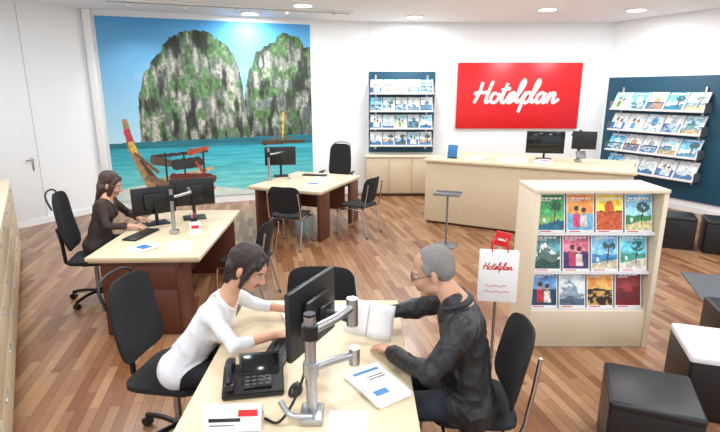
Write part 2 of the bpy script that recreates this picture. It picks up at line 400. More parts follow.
def monitor(name,loc,yaw,w=.5,h=.31,z=.25,stand=True,cup=0):
    o=Obj(name,loc,yaw)
    o.box('shell',(0,0,z+h/2),(.03,w,h),blackP,bev=.008); o.box('screen',(.0165,0,z+h/2+.005),(.003,w-.03,h-.04),screenM,bev=.001)
    o.box('rear_housing',(-.03,0,z+h/2),(.04,w*.5,h*.55),blackP,bev=.012)
    if stand:
        o.cyl('neck',(-.05,0,.01),(-.045,0,z+h*.5),.018,blackP); o.box('base',(-.02,0,.008),(.2,.24,.014),blackP,bev=.006)
    return o

def desk(name,loc,yaw,w,l,legs=True,h=.74):
    o=Obj(name,loc,yaw)
    o.box('top',(0,0,h-.015),(w,l,.035),birch,bev=.006); o.box('edge_band',(0,0,h-.04),(w-.03,l-.03,.02),creamF)
    return o
dA=desk('office_desk',(-.26,2.3,0),0,1.02,1.62)
dA.box('leg_panel_far',(0,.7,.345),(.86,.035,.69),brownP); dA.box('leg_panel_near',(0,-.7,.345),(.86,.035,.69),brownP); dA.box('modesty_panel',(0,0,.42),(.03,1.36,.5),brownP)
dC=desk('office_desk',(-1.86,4.85,0),2,.96,1.72)
dC.box('pedestal',(-.06,-.62,.35),(.66,.36,.69),brownP,bev=.004); dC.box('pedestal_drawer_1',(-.06,-.805,.55),(.62,.015,.2),brownP); dC.box('pedestal_drawer_2',(-.06,-.805,.24),(.62,.015,.38),brownP)
dC.box('leg_panel_far',(0,.76,.345),(.84,.04,.69),brownP); dC.box('modesty_panel',(.0,.15,.42),(.03,1.18,.5),brownP)
dB=desk('office_desk',(-.82,7.72,0),-22,1.2,1.5)
dB.box('leg_panel_left',(-.52,-.1,.345),(.05,1.1,.69),brownP); dB.box('leg_panel_right',(.54,-.55,.345),(.05,.32,.69),brownP); dB.box('leg_panel_back',(.54,.55,.345),(.05,.32,.69),brownP); dB.box('modesty_panel',(0,.3,.46),(1.0,.03,.42),brownP)

def office_chair(loc,yaw,top=1.1,arms=False):
    o=Obj('office_chair',loc,yaw)
    for k_ in range(5):
        a=math.radians(72*k_+20); c_,s_=math.cos(a),math.sin(a)
        o.tube('base_leg_%d'%k_,[(0.02*c_,.02*s_,.1),(.15*c_,.15*s_,.1),(.28*c_,.28*s_,.075)],.016,blackP,n=8,res=3)
        o.cyl('caster_%d'%k_,(.28*c_-.022*s_,.28*s_+.022*c_,.03),(.28*c_+.022*s_,.28*s_-.022*c_,.03),.03,blackP,n=16)
        o.cyl('caster_pin_%d'%k_,(.28*c_,.28*s_,.04),(.28*c_,.28*s_,.08),.008,blackP,n=8)
    o.cyl('hub',(0,0,.07),(0,0,.13),.035,blackP); o.cyl('gas_lift',(0,0,.12),(0,0,.4),.022,silver); o.box('mechanism',(0,0,.405),(.22,.16,.04),blackP,bev=.01)
    o.panel('seat',.47,.47,.075,blackF,T(.02,0,.455)@RY(90),bend=-.012,bendv=.0)
    hb=top-.56
    o.panel('back',.44,hb,.045,blackF,T(-.255,0,.56+hb/2)@RY(-9),bend=.045,taper=.12,bendv=.025)
    o.tube('back_frame',[(-.08,0,.405),(-.25,0,.41),(-.275,0,.5),(-.285,0,.8)],.018,blackP)
    o.box('back_frame_plate',(-.275,0,.72),(.03,.16,.16),blackP,M=RY(-9),bev=.01)
    o.tube('top_grip',[(-.27,-.17,top-.14),(-.31,-.16,top-.03),(-.325,-.08,top+.02),(-.325,.08,top+.02),(-.31,.16,top-.03),(-.27,.17,top-.14)],.009,blackP,n=8)
    if arms:
        for sg in (-1,1): o.tube('arm',[(0,sg*.22,.42),(0,sg*.28,.5),(-.02,sg*.28,.66)],.014,blackP); o.box('armpad',(.0,sg*.28,.675),(.24,.06,.025),blackP,bev=.01)
    return o
def visitor_chair(loc,yaw,top=.86,frame=None,w=.45):
    fr=frame or chrome
    o=Obj('visitor_chair',loc,yaw)
    o.panel('seat',w+.01,.45,.05,blackF,T(.0,0,.45)@RY(90),bend=-.01)
    o.panel('back',w,top-.5,.035,blackF,T(-.245,0,(top+.5)/2)@RY(-12),bend=.05,taper=.06)
    for sg in (-1,1):
        y=sg*w/2
        o.tube('side_frame',[(-.285,y*.95,top-.08),(-.25,y,.6),(-.2,y,.42),(.0,y,.415),(.19,y,.41),(.225,y,.36),(.25,y,.012)],.011,fr)
        o.tube('rear_leg',[(-.17,y,.415),(-.22,y,.2),(-.27,y,.012)],.011,fr)
        o.cyl('foot_front',(.25,y,0),(.25,y,.02),.014,blackP); o.cyl('foot_rear',(-.27,y,0),(-.27,y,.02),.014,blackP)
    for x in (-.14,.16): o.cyl('cross_bar',(x,-w/2,.415),(x,w/2,.415),.01,fr)
    return o
office_chair((-1.12,2.7,0),-9,1.05)
office_chair((-2.70,4.84,0),14,1.14)
office_chair((-.42,9.0,0),-105,1.16,True)
visitor_chair((.60,2.40,0),176,.93)
visitor_chair((-.3,3.32,0),-92,.81,w=.52)
visitor_chair((-1.16,4.85,0),172,.86)
visitor_chair((-.95,6.72,0),75,.88)
visitor_chair((-.02,7.35,0),150,.88)

# display shelf
ds=Obj('brochure_display_shelf',(1.375,3.82,0))
W,D,HH=1.04,.44,1.355
ds.box('side_left',(.02,D/2,(HH-.032)/2),(.04,D,HH-.032),cream); ds.box('side_right',(W-.02,D/2,(HH-.032)/2),(.04,D,HH-.032),cream)
ds.box('top',(W/2,D/2,HH-.015),(W+.01,D+.01,.03),cream); ds.box('back',(W/2,D-.02,HH/2-.01),(W-.085,.03,HH-.05),cream)
ds.box('bottom_panel',(W/2,.03,.18),(W-.085,.03,.29),cream); ds.box('base',(W/2,D/2,.03),(W-.085,D-.04,.06),cream)
palF=[[('2f8f4a','7fc46a','1d6f8a'),('f08a3c','e84f7c','6fb7e0'),('f6c83c','e0602a','e86f3a'),('7fb8d8','3f8f5a','d8cf9a')],
 [('3f7f86','5c7a70','2a5a50'),('d0607c','c43a66','4a2f6a'),('6fb0e0','3f8fc4','d8d0b0'),('58b8d0','3f9f8a','e6e0ce')],
 [('4f7fb8','c8323c','2a4468'),('cfdee8','9fb4c8','6a7f98'),('e8903c','f0c060','3a2a2a'),('7c161a','e0303a','2a1c20')]]
kinds=[[0,2,3,0],[1,2,0,0],[2,1,3,4]]
cmx=ColMesh(); rowsz=[.985,.655,.33]
for r_,z in enumerate(rowsz):
    ds.box('shelf_%d'%r_,(W/2,.14,z-.008),(W-.085,.2,.012),whitePl); ds.box('lip_%d'%r_,(W/2,.045,z+.004),(W-.085,.006,.022),whitePl)
    ds.box('tilt_board_%d'%r_,(W/2,.16,z+.155),(W-.085,.012,.32),whitePl,M=RX(-16))
    for c_ in range(4):
        a=bropic(palF[r_][c_],30,42,r_*4+c_+1,kinds[r_][c_])
        cmx.grid(T(.058+.235*c_,.065,z+.004)@RX(-14),.222,.315,a,th=.02)
ds.add('brochures',cmx.mesh('brochures'),picM)

def stool(loc,yaw,s=.42,h=.43,topm=blackL,body=blackL,name='cube_stool'):
    o=Obj(name,loc,yaw); o.box('body',(0,0,h/2-.015),(s,s,h-.03),body,bev=.015,seg=3); o.box('cushion',(0,0,h-.02),(s+.005,s+.005,.06),topm,bev=.02,seg=3)
    for a in (-1,1):
        for b in (-1,1): o.cyl('foot',(a*s*.4,b*s*.4,0),(a*s*.4,b*s*.4,.01),.02,blackP,n=10)
stool((1.67,2.54,0),-22,.46,.44)
stool((2.44,3.05,0),-18,.5,.45,whitePl,blackL)
stool((3.04,3.66,0),-15,.42,.42)
stool((4.4,6.72,0),-25,.42,.44); stool((4.84,6.45,0),-25,.42,.44)
ml=Obj('doormat',(4.38,4.95,0),-20); ml.box('mat',(0,0,.006),(1.5,.9,.012),grayD)

st=Obj('steel_stand',(1.2,6.7,0),-20)
st.box('base',(0,0,.008),(.3,.28,.015),greyM); st.cyl('pole',(0,0,.01),(0,0,.72),.014,greyM); st.box('tray',(0,0,.73),(.36,.24,.015),greyM)
for sg in (-1,1): st.box('tray_rim',(0,sg*.115,.745),(.36,.008,.03),greyM)

ls=Obj('leaflet_stand',(.93,3.2,0),-8)
ls.cyl('base',(0,0,0),(0,0,.015),.14,greyM); ls.cyl('pole',(0,0,.01),(0,0,1.12),.011,silver)
ls.box('bag_body',(0,-.05,.9),(.25,.07,.35),whiteP,bev=.006)
for sg in (-1,1): ls.tube('bag_handle',[(-.05,-.05+sg*.03,1.07),(-.045,-.05+sg*.02,1.14),(0,-.04,1.165),(.045,-.05+sg*.02,1.14),(.05,-.05+sg*.03,1.07)],.005,redC,n=6)
script(ls,'bag_print',.0215,-.105,-.086,.955,.0036,redC,.3)
for j,zz in enumerate((.80,.84)):
    ls.tube('script_print_%d'%j,[(-.085+.02*i,-.086,zz+.006*math.sin(i*2.1+j)) for i in range(9-j)],.002,redC,n=6,res=3)
ls.box('red_card',(.015,-.03,1.15),(.1,.012,.1),redC,M=RY(12)); ls.box('white_card_print',(.015,-.037,1.15),(.06,.003,.02),whiteP,M=RY(12),bev=0)

# desk A items
z0=.7455
monitor('computer_monitor',(-.235,2.25,.785),154,.42,.34,.1,stand=False)
ma=Obj('monitor_arm',(-.205,1.87,z0))
ma.box('clamp',(0,0,.015),(.1,.13,.03),silver,bev=.008); ma.cyl('pole',(0,0,.02),(0,0,.47),.024,silver); ma.cyl('pole_cap',(0,0,.47),(0,0,.48),.024,blackP)
ma.cyl('collar_top',(0,0,.37),(0,0,.43),.034,blackP); ma.cyl('collar_low',(0,0,.2),(0,0,.26),.034,silver)
ma.tube('arm_1',[(0,0,.4),(.1,.1,.41),(.17,.2,.42)],.02,silver,sub=False); ma.cyl('elbow',(.17,.2,.33),(.17,.2,.46),.026,silver)
ma.tube('arm_2',[(.17,.2,.35),(.1,.3,.33),(.035,.38,.31)],.018,silver,sub=False); ma.box('head_plate',(.03,.385,.3),(.04,.1,.1),blackP,M=RZ(-28),bev=.006)
ma.tube('arm_low',[(0,0,.23),(.1,.09,.22),(.18,.14,.215)],.018,silver,sub=False); ma.cyl('low_joint',(.18,.14,.17),(.18,.14,.25),.024,silver)
ma.tube('arm_cable',[(0,.02,.3),(-.06,-.02,.12),(-.13,-.06,.02),(-.2,-.02,.006)],.006,blackP)
ma.tube('base_arm',[(0,-.04,.03),(-.08,-.06,.05),(-.13,-.02,.09)],.013,silver)
ph=Obj('desk_phone',(-.5,2.09,z0),10)
me=bpy.data.meshes.new('body'); bm=bmesh.new()
pts=[(-.14,-.09,0),(.14,-.09,0),(.14,.1,0),(-.14,.1,0),(-.14,-.09,.025),(.14,-.09,.025),(.14,.1,.075),(-.14,.1,.075)]
vs=[bm.verts.new(p_) for p_ in pts]
for f in ((0,3,2,1),(4,5,6,7),(0,1,5,4),(1,2,6,5),(2,3,7,6),(3,0,4,7)): bm.faces.new([vs[i] for i in f])
bmesh.ops.bevel(bm,geom=bm.edges[:],offset=.006,segments=2,affect='EDGES'); bm.to_mesh(me); bm.free(); smooth(me); ph.add('body',me,blackP)
tl=RX(14.7)
ph.box('screen',(.03,.05,.09),(.17,.012,.09),screenM,M=RX(-40)); ph.box('screen_bezel',(.03,.056,.088),(.19,.012,.11),blackP,M=RX(-40)); ph.box('key_field',(.02,-.03,.047),(.13,.07,.008),blackP,M=tl)
for i in range(4):
    for j in range(3): ph.box('key',(-.025+.03*i,-.05+.022*j,.047+.006*j),(.018,.011,.006),mat('key_dark_grey','4a4d52',.5),M=tl,bev=.002)
ph.tube('handset',[(-.105,-.07,.07),(-.11,-.02,.1),(-.11,.04,.115),(-.105,.085,.1)],.017,blackP); ph.box('handset_ear',(-.105,.08,.095),(.045,.05,.03),blackP,bev=.01); ph.box('handset_mouth',(-.105,-.065,.06),(.045,.05,.03),blackP,bev=.01)
kb=Obj('keyboard',(-.43,2.44,z0),82); kb.box('body',(0,0,.008),(.4,.13,.016),blackP)
for j in range(4): kb.box('key_row_%d'%j,(0,-.042+.028*j,.018),(.38,.021,.006),mat('key_grey','26282b',.5),bev=.002)
def mouse(loc,yaw):
    o=Obj('computer_mouse',loc,yaw); me=bpy.data.meshes.new('shell'); bm=bmesh.new(); bmesh.ops.create_uvsphere(bm,u_segments=20,v_segments=12,radius=1)
    for v in bm.verts:
        v.co.x*=.055;v.co.y*=.032;v.co.z*=.034
        if v.co.z<0: v.co.z=0
    bm.to_mesh(me); bm.free(); smooth(me); o.add('shell',me,blackP); o.box('wheel',(.03,0,.03),(.016,.006,.01),greyM)
mouse((-.3,2.06,z0),80)
npz=Obj('name_card',(-.53,1.83,z0),3)
npz.box('card_front',(0,-.03,.045),(.24,.003,.105),whiteP,M=RX(-32),bev=.001); npz.box('card_back',(0,.028,.045),(.24,.003,.105),whiteP,M=RX(32),bev=.001)
npz.box('red_logo',(.065,-.024,.062),(.08,.002,.026),redC,M=RX(-32),bev=.0005); npz.box('printed_name',(-.03,-.037,.04),(.13,.002,.014),blackP,M=RX(-32),bev=.0005); npz.box('printed_line',(-.04,-.047,.022),(.1,.002,.006),greyM,M=RX(-32),bev=.0005)
def papers(name,loc,yaw,w,l,n=3,top=None,th=.003):
    o=Obj(name,loc,yaw)
    for i in range(n): o.box('sheet_%d'%i,(random.uniform(-.008,.008),random.uniform(-.008,.008),th*(i+.5)),(w,l,th),whiteP,M=RZ(random.uniform(-4,4)),bev=.0004)
    if top: 
        for (x,y,ww,hh,mm) in top: o.box('print',(x,y,th*n+.001),(ww,hh,.001),mm,bev=0)
    return o
papers('brochure_pile',(.08,2.1,z0),32,.18,.3,4,[(0,.1,.14,.02,blueC),(0.02,.05,.09,.006,blackP),(.02,.03,.09,.006,blackP),(-.03,-.08,.07,.04,blueC)],.006)
papers('paper_stack',(-.05,1.78,z0),-5,.16,.24,2); papers('paper_stack',(-.02,2.95,z0),12,.3,.21,2)
papers('paper_stack',(-.4,2.93,z0),20,.21,.29,2)
bk=Obj('open_booklet',(.035,2.57,z0),-28)
for sg in (-1,1):
    me=bpy.data.meshes.new('page'); bm=bmesh.new(); g=[[bm.verts.new((sg*.15*i/8, -.02-.035*math.sin(i/8*math.pi*.9)+.03*(i/8), .012+.2*j/4)) for i in range(9)] for j in range(5)]
    for j in range(4):
        for i in range(8): bm.faces.new([g[j][i],g[j][i+1],g[j+1][i+1],g[j+1][i]])
    bm.to_mesh(me); bm.free(); smooth(me); o=bk.add('page',me,whiteP,RX(-18)); md=o.modifiers.new('s','SOLIDIFY'); md.thickness=.004

# desk C items
zc=.7425
monitor('computer_monitor',(-2.16,5.12,zc),128,.44,.29,.1); monitor('computer_monitor',(-1.83,5.36,zc),112,.46,.3,.14)
mc=Obj('monitor_arm',(-1.82,4.72,zc)); mc.box('clamp',(0,0,.02),(.08,.08,.04),silver,bev=.01); mc.cyl('pole',(0,0,.02),(0,0,.44),.018,silver)
mc.tube('arm',[(0,0,.36),(.12,.2,.37),(.02,.42,.37)],.015,silver,sub=False); mc.cyl('collar',(0,0,.33),(0,0,.39),.027,blackP)
papers('paper_stack',(-1.62,4.3,zc),20,.21,.29,2); papers('brochure_pile',(-1.92,4.24,zc),-30,.18,.24,3,[(0,0,.12,.1,blueC)],.005)
kb=Obj('keyboard',(-2.12,4.66,zc),80); kb.box('body',(0,0,.009),(.4,.14,.018),blackP)
ph2=Obj('card_holder',(-1.6,4.68,zc),20); ph2.box('base',(0,0,.01),(.12,.1,.02),whitePl); ph2.box('card',(0,0,.07),(.1,.006,.12),whiteP,M=RX(-14)); ph2.box('logo',(0,-.008,.08),(.07,.003,.03),redC,M=RX(-14),bev=0)
pb=Obj('pencil_holder',(-1.7,4.95,zc)); pb.cyl('pot',(0,0,0),(0,0,.1),.035,blackP)
for i in range(5): pb.cyl('pen_%d'%i,(.01*math.cos(i*1.3),.01*math.sin(i*1.3),.02),(.03*math.cos(i*1.3),.03*math.sin(i*1.3),.16),.004,(blueC,redC,whitePl)[i%3],n=8)
def cup(loc,m):
    o=Obj('coffee_cup',loc); o.cyl('cup_body',(0,0,0),(0,0,.09),.03,m,r1=.038,n=24); o.cyl('coffee',(0,0,.0895),(0,0,.091),.033,mat('coffee','3a1f12',.2)); o.tube('handle',[(.034,0,.07),(.06,0,.065),(.058,0,.035),(.032,0,.025)],.005,m)
cup((-1.05,7.35,zc),whitePl)
monitor('computer_monitor',(-1.3,8.15,zc),100,.5,.3,.18)
mb=Obj('monitor_arm',(-1.42,7.75,zc)); mb.box('clamp',(0,0,.02),(.08,.08,.04),silver,bev=.01); mb.cyl('pole',(0,0,.02),(0,0,.5),.02,silver); mb.cyl('collar',(0,0,.36),(0,0,.44),.03,blackP); mb.tube('arm',[(0,0,.4),(.12,.2,.4),(.17,.37,.4)],.016,silver,sub=False)
papers('paper_stack',(-.6,7.9,zc),-20,.3,.21,2); papers('brochure_pile',(-.7,7.35,zc),15,.21,.29,3,[(0,.03,.15,.12,blueC)],.004)
kb=Obj('keyboard',(-.75,8.2,zc),-10); kb.box('body',(0,0,.009),(.4,.14,.018),blackP)
zt=1.0005
monitor('computer_monitor',(3.05,8.28,zt),-102,.6,.36,.1)
mr=Obj('monitor_arm',(3.5,8.02,zt)); mr.box('clamp',(0,0,.02),(.09,.09,.04),silver,bev=.01); mr.cyl('pole',(0,0,.02),(0,0,.5),.022,blackP); mr.tube('arm',[(0,0,.42),(-.1,.08,.42)],.02,blackP,sub=False); mr.box('small_screen',(.06,-.03,.34),(.36,.03,.28),blackP,M=RZ(-20)); mr.box('small_keypad',(.0,-.1,.12),(.14,.04,.12),greyM,M=RX(-30))
q=onrc(.35,.28,1.0505); dh=Obj('desk_display',tuple(q),-30); dh.box('foot',(0,0,.008),(.14,.1,.016),blackP); dh.box('panel',(0,0,.11),(.16,.012,.2),blueC,M=RX(-12))
q=onrc(.75,.3,1.0505); papers('paper_stack',tuple(q),-30,.21,.29,5,None,.008)
q=onrc(1.3,.3,1.0505); papers('brochure_pile',tuple(q),-20,.42,.29,6,[(0,0,.3,.2,whiteP)],.01)
q=onrc(1.75,.3,1.0505); papers('brochure_pile',tuple(q),-35,.21,.29,6,[(0,0,.15,.1,redC)],.008)

# ------------------------------------------------------------------ people
def cap(a,b,r0,r1,lab,k=.02): return ('c',np.array(a,float),np.array(b,float),r0,r1,lab,k)
def ell(c,r,lab,k=.015,R=None): return ('e',np.array(c,float),np.array(r,float),np.eye(3) if R is None else R,None,lab,k)
def pd(P,X):
    if P[0]=='c':
        a,b=P[1],P[2]; d=b-a; L2=max(d@d,1e-9); t=np.clip(((X-a)@d)/L2,0,1)
        return np.linalg.norm(X-a-t[:,None]*d,axis=1)-(P[3]+(P[4]-P[3])*t)
    q=(X-P[1])@P[3]; k0=np.linalg.norm(q/P[2],axis=1); k1=np.linalg.norm(q/P[2]**2,axis=1)+1e-9
    return k0*(k0-1)/k1
def sdf(prims,X,labels=False):
    acc=None; per=np.full((6,len(X)),9.) if labels else None
    for P in prims:
        d=pd(P,X)
        if labels: per[P[5]]=np.minimum(per[P[5]],d)
        k=P[6]
        if acc is None: acc=d
        else:
            h=np.maximum(k-np.abs(acc-d),0)/k
            acc=np.minimum(acc,d)-h*h*k*.25
    if not labels: return acc
    s2=np.sort(per,axis=0)
    return acc,np.argmin(per,axis=0),s2[1]-s2[0]
_b=bmesh.new(); bmesh.ops.create_icosphere(_b,subdivisions=2,radius=1); SPH=[v.co.copy() for v in _b.verts]; _b.free()
def blob(name,prims,voxel,disp=None,iters=4):
    V=[];Fs=[]
    for P in prims:
        b2=bmesh.new()
        if P[0]=='c':
            for p,r in ((P[1],P[3]),(P[2],P[4])):
                for c in SPH: b2.verts.new(Vector(p)+c*r)
            res=bmesh.ops.convex_hull(b2,input=b2.verts[:])
            lone=[v for v in b2.verts if not v.link_faces]
            bmesh.ops.delete(b2,geom=lone,context='VERTS')
        else:
            R4=Matrix([list(P[3][i])+[0] for i in range(3)]+[[0,0,0,1]])
            bmesh.ops.create_icosphere(b2,subdivisions=3,radius=1,matrix=Matrix.Translation(Vector(P[1]))@R4@Matrix.Diagonal((*P[2],1)))
        b2.verts.index_update(); off=len(V)
        V+=[v.co.copy() for v in b2.verts]; Fs+=[tuple(off+v.index for v in f.verts) for f in b2.faces]
        b2.free()
    me=bpy.data.meshes.new(name+'_src'); me.from_pydata(V,[],Fs)
    o=bpy.data.objects.new(name+'_tmp',me); link(o); md=o.modifiers.new('r','REMESH'); md.mode='VOXEL'; md.voxel_size=voxel; md.adaptivity=0
    dg=bpy.context.evaluated_depsgraph_get(); ev=o.evaluated_get(dg); out=bpy.data.meshes.new_from_object(ev)
    bpy.data.objects.remove(o); out.name=name
    n=len(out.vertices); X=np.empty(n*3,dtype=np.float32)
    for it in range(iters):
        out.vertices.foreach_get('co',X); Nn=np.empty(n*3,dtype=np.float32); out.vertex_normals.foreach_get('vector',Nn)
        P3=X.reshape(-1,3).astype(float); N3=Nn.reshape(-1,3)
        d=sdf(prims,P3); P3=P3-N3*np.clip(d,-.012,.012)[:,None]*.9
        X=P3.astype(np.float32).ravel(); out.vertices.foreach_set('co',X); out.update()
    P3=X.reshape(-1,3).astype(float)
    d,lab,margin=sdf(prims,P3,True)
    # smooth garment borders by diffusing the labels over the surface
    ne=len(out.edges); ed=np.empty(ne*2,dtype=np.int32); out.edges.foreach_get('vertices',ed); ed=ed.reshape(-1,2)
    oh=np.eye(6)[lab]; lipm=lab==1
    if len(set(lab.tolist()))>1:
        deg=np.bincount(ed.ravel(),minlength=n)[:,None]+1.
        for it in range(10):
            acc=oh.copy()
            for c in range(6):
                acc[:,c]+=np.bincount(ed[:,0],weights=oh[ed[:,1],c],minlength=n)+np.bincount(ed[:,1],weights=oh[ed[:,0],c],minlength=n)
            oh=acc/deg
        lab=np.where(lipm,1,np.argmax(oh,axis=1))
    if disp:
        out.vertex_normals.foreach_get('vector',Nn); N3=Nn.reshape(-1,3); fade=np.clip(margin/.03,0,1) if lab.max()>0 else np.ones(n)
        dd=np.array([disp(P3[i],lab[i]) for i in range(n)])*fade; P3=P3+N3*dd[:,None]
        out.vertices.foreach_set('co',P3.astype(np.float32).ravel()); out.update()
    out.shade_smooth(); return out,lab
def assign(me,lab,mats):
    me.materials.clear()
    for m in mats: me.materials.append(m)
    npoly=len(me.polygons); idx=np.zeros(npoly,dtype=np.int32)
    for i,p in enumerate(me.polygons): idx[i]=lab[p.vertices[0]]
    me.polygons.foreach_set('material_index',idx); me.update()
SK,LIP,TOP,PANT,SHOE,COL=0,1,2,3,4,5
def unit(v): v=np.array(v,float); return v/np.linalg.norm(v)
def hand(prims,W,d,n,left,s=1.,curl=22,spread=6,lab=SK):
    d=unit(d); n=unit(n); n=unit(n-d*(n@d)); side=np.cross(d,n); th=side*(-1 if left else 1)
    Rm=np.stack([d,th,n],1)
    prims.append(ell(W+d*.05*s,(.05*s,.039*s,.0145*s),lab,.01,Rm))
    prims.append(cap(W-d*.01,W+d*.03*s,.024*s,.022*s,lab,.012))
    for i,(off,L) in enumerate(((.029,.9),(.010,1.),(-.010,.94),(-.028,.75))):
        p=W+(d*(.082-.006*abs(i-1))+th*off)*s; a0=math.radians(spread*(1.2-i)); 
        dd=unit(d+th*math.tan(a0)*.9); ang=math.radians(curl*.6+3*i); r=.0092*s
        prims.append(cap(W+(d*.05+th*off*.8)*s,p,.0105*s,r,lab,.006))
        for seg,(ln,rr) in enumerate(((.042,.0086),(.027,.0078),(.021,.007))):
            dirv=dd*math.cos(ang)+n*math.sin(ang); q_=p+dirv*ln*L*s
            prims.append(cap(p,q_,r,rr*s,lab,.003)); p=q_; r=rr*s; ang+=math.radians(curl*(1.2 if seg==0 else .9))
    p=W+(d*.02+th*.026)*s; q1=p+unit(d*.75+th*.62+n*.25)*.04*s; q2=q1+unit(d*.92+th*.22+n*.3)*.03*s; q3=q2+unit(d*.98+n*.25)*.022*s
    prims+= [cap(p,q1,.0145*s,.0115*s,lab,.008),cap(q1,q2,.0112*s,.0095*s,lab,.003),cap(q2,q3,.0095*s,.0078*s,lab,.003)]
def headframe(c,yaw,pitch,roll=0):
    return T(*c)@RZ(yaw)@RY(pitch)@RX(roll)
def person(name,loc,yaw,lean,headpos,hyaw,hpitch,arms,mats,fem,hairM,hairstyle,cuff,voxel=.0048,glasses=False,bulk=1.,hs=1.,knees=None,feet=None,hroll=0):
    o=Obj(name,loc,yaw); Mi=o.M.inverted()
    loc_=lambda w: np.array(Mi@Vector(w))
    dir_=lambda w: np.array(Mi.to_3x3()@Vector(w))
    pr=[]; a=math.radians(lean); sp=np.array([math.sin(a),0,math.cos(a)]); fw=np.array([math.cos(a),0,-math.sin(a)]); lf=np.array([0,1.,0])
    pel=np.array([0,0,.575]); b=bulk
    w1=.075 if fem else .085
    for sg in (-1,1):
        pr.append(cap(pel+lf*sg*w1,pel+sp*.16+lf*sg*w1*.8,.118*b if not fem else .112,.10*b if not fem else .085,TOP,.05))
        pr.append(cap(pel+sp*.16+lf*sg*w1*.8,pel+sp*.38+lf*sg*(w1+.01),.10*b if not fem else .085,.098*b if not fem else .088,TOP,.05))
        sh=.175 if not fem else .15
        pr.append(cap(pel+sp*.41+lf*sg*.05,pel+sp*.445+lf*sg*sh,.082*b if not fem else .07,.062*b if not fem else .05,TOP,.05))
        if fem: pr.append(ell(pel+sp*.33+lf*sg*.07+fw*.075,(.05,.055,.055),TOP,.04))
    pr.append(cap(pel+sp*.43,pel+sp*.50+fw*.012,.075*b if not fem else .055,.062 if not fem else .048,TOP if not fem else SK,.04))
    if not fem:
        pr.append(cap(pel+fw*.05+sp*.05,pel+fw*.045+sp*.2,.1*b,.095*b,TOP,.05)); pr.append(cap(pel-fw*.03+sp*.25,pel-fw*.03+sp*.4,.09*b,.085*b,TOP,.05))
        for sg in (-1,1): pr.append(cap(pel+lf*sg*.1-np.array([0,0,.05]),pel+lf*sg*.1+fw*.06,.112*b,.1*b,TOP,.03))
    hp=loc_(headpos); Hm=headframe(hp,hyaw,hpitch,hroll); R3=np.array(Hm.to_3x3())
    hpnt=lambda *p: np.array(Hm@Vector([x*hs for x in p]))
    def he(c,r,l,k=.012): pr.append(ell(hpnt(*c),[x*hs for x in r],l,k,R3))
    nb=pel+sp*.49; nk=hpnt(-.03,0,-.075); nr=.059 if not fem else .047
    pr.append(cap(nb,nk,nr*1.08,nr,SK,.025))
    he((-.015,0,.035),(.098,.077,.09),SK); he((.028,0,-.03),(.066,.06,.088),SK,.02); he((.02,0,-.075),(.056,.05 if fem else .056,.036),SK,.02)
    he((.066,0,-.102),(.024,.026,.018),SK,.015)
    pr.append(cap(hpnt(.088,0,.008),hpnt(.113,0,-.034),.0075*hs,.0115*hs,SK,.01))
    for sg in (-1,1):
        pr.append(ell(hpnt(.102,sg*.011,-.038),[.011*hs,.008*hs,.007*hs],SK,.006,R3))
        pr.append(cap(hpnt(.086,sg*.016,.024),hpnt(.074,sg*.046,.022),.009*hs,.008*hs,SK,.012))
        he((.066,sg*.034,-.036),(.022,.022,.022),SK,.02)
        he((-.008,sg*.079,-.01),(.017,.008,.031),SK,.004); he((-.004,sg*.078,-.036),(.009,.007,.011),SK,.004)
    pr.append(cap(hpnt(.0925,-.018,-.0665),hpnt(.0965,0,-.064),.0045*hs,.0062*hs,LIP,.003)); pr.append(cap(hpnt(.0925,.018,-.0665),hpnt(.0965,0,-.064),.0045*hs,.0062*hs,LIP,.003))
    pr.append(cap(hpnt(.090,-.012,-.075),hpnt(.090,.012,-.075),.007*hs,.007*hs,LIP,.003))
    for side,(E,Wd,fd,pn,curl) in arms.items():
        sg=1 if side=='L' else -1
        S_=pel+sp*.44+lf*sg*(.185*b if not fem else .158)
        E_=loc_(E); W_=loc_(Wd); ra=(.064,.055,.051,.039) if not fem else (.047,.04,.036,.025)
        pr.append(cap(S_,E_,ra[0]*b,ra[1]*b,TOP,.03))
        if cuff>=1: 
            pr.append(cap(E_,W_-unit(W_-E_)*.012,ra[2]*b,ra[3]*b,TOP,.02)); pr.append(cap(W_-unit(W_-E_)*.03,W_-unit(W_-E_)*.008,ra[3]*b*1.03,ra[3]*b*1.03,TOP,.004))
        else:
            m_=E_+(W_-E_)*cuff; pr.append(cap(E_,m_,ra[2],ra[2]*.92,TOP,.015)); pr.append(cap(m_-unit(W_-E_)*.015,m_,ra[2]*.98,ra[2]*.98,TOP,.003))
            pr.append(cap(m_-unit(W_-E_)*.02,W_,ra[2]*.78,.022,SK,.006))
        hand(pr,W_,dir_(fd),dir_(pn),side=='L',.98 if not fem else .88,curl)
    for sg in (-1,1):
        hipp=pel+lf*sg*.09-np.array([0,0,.02]); kn=np.array([.43,sg*.11,.555]); an=np.array([.36,sg*.11,.1])
        if knees: kn=loc_(knees[0 if sg>0 else 1])
        if feet: an=loc_(feet[0 if sg>0 else 1])
        pr.append(cap(hipp,kn,.092 if not fem else .085,.062 if not fem else .055,PANT,.04)); pr.append(cap(kn,an,.058 if not fem else .05,.042 if not fem else .036,PANT,.03))
        fd_=np.array([1,0,0]); 
        pr.append(cap(an-np.array([0,0,.045]),an+fd_*.15-np.array([0,0,.062]),.038,.03,SHOE,.015)); pr.append(cap(an-np.array([.03,0,.06]),an+fd_*.02-np.array([0,0,.06]),.034,.034,SHOE,.01))
    pr.append(cap(pel-lf*.06-np.array([.02,0,.02]),pel+lf*.06-np.array([.02,0,.02]),.1,.1,PANT if fem else PANT,.04))
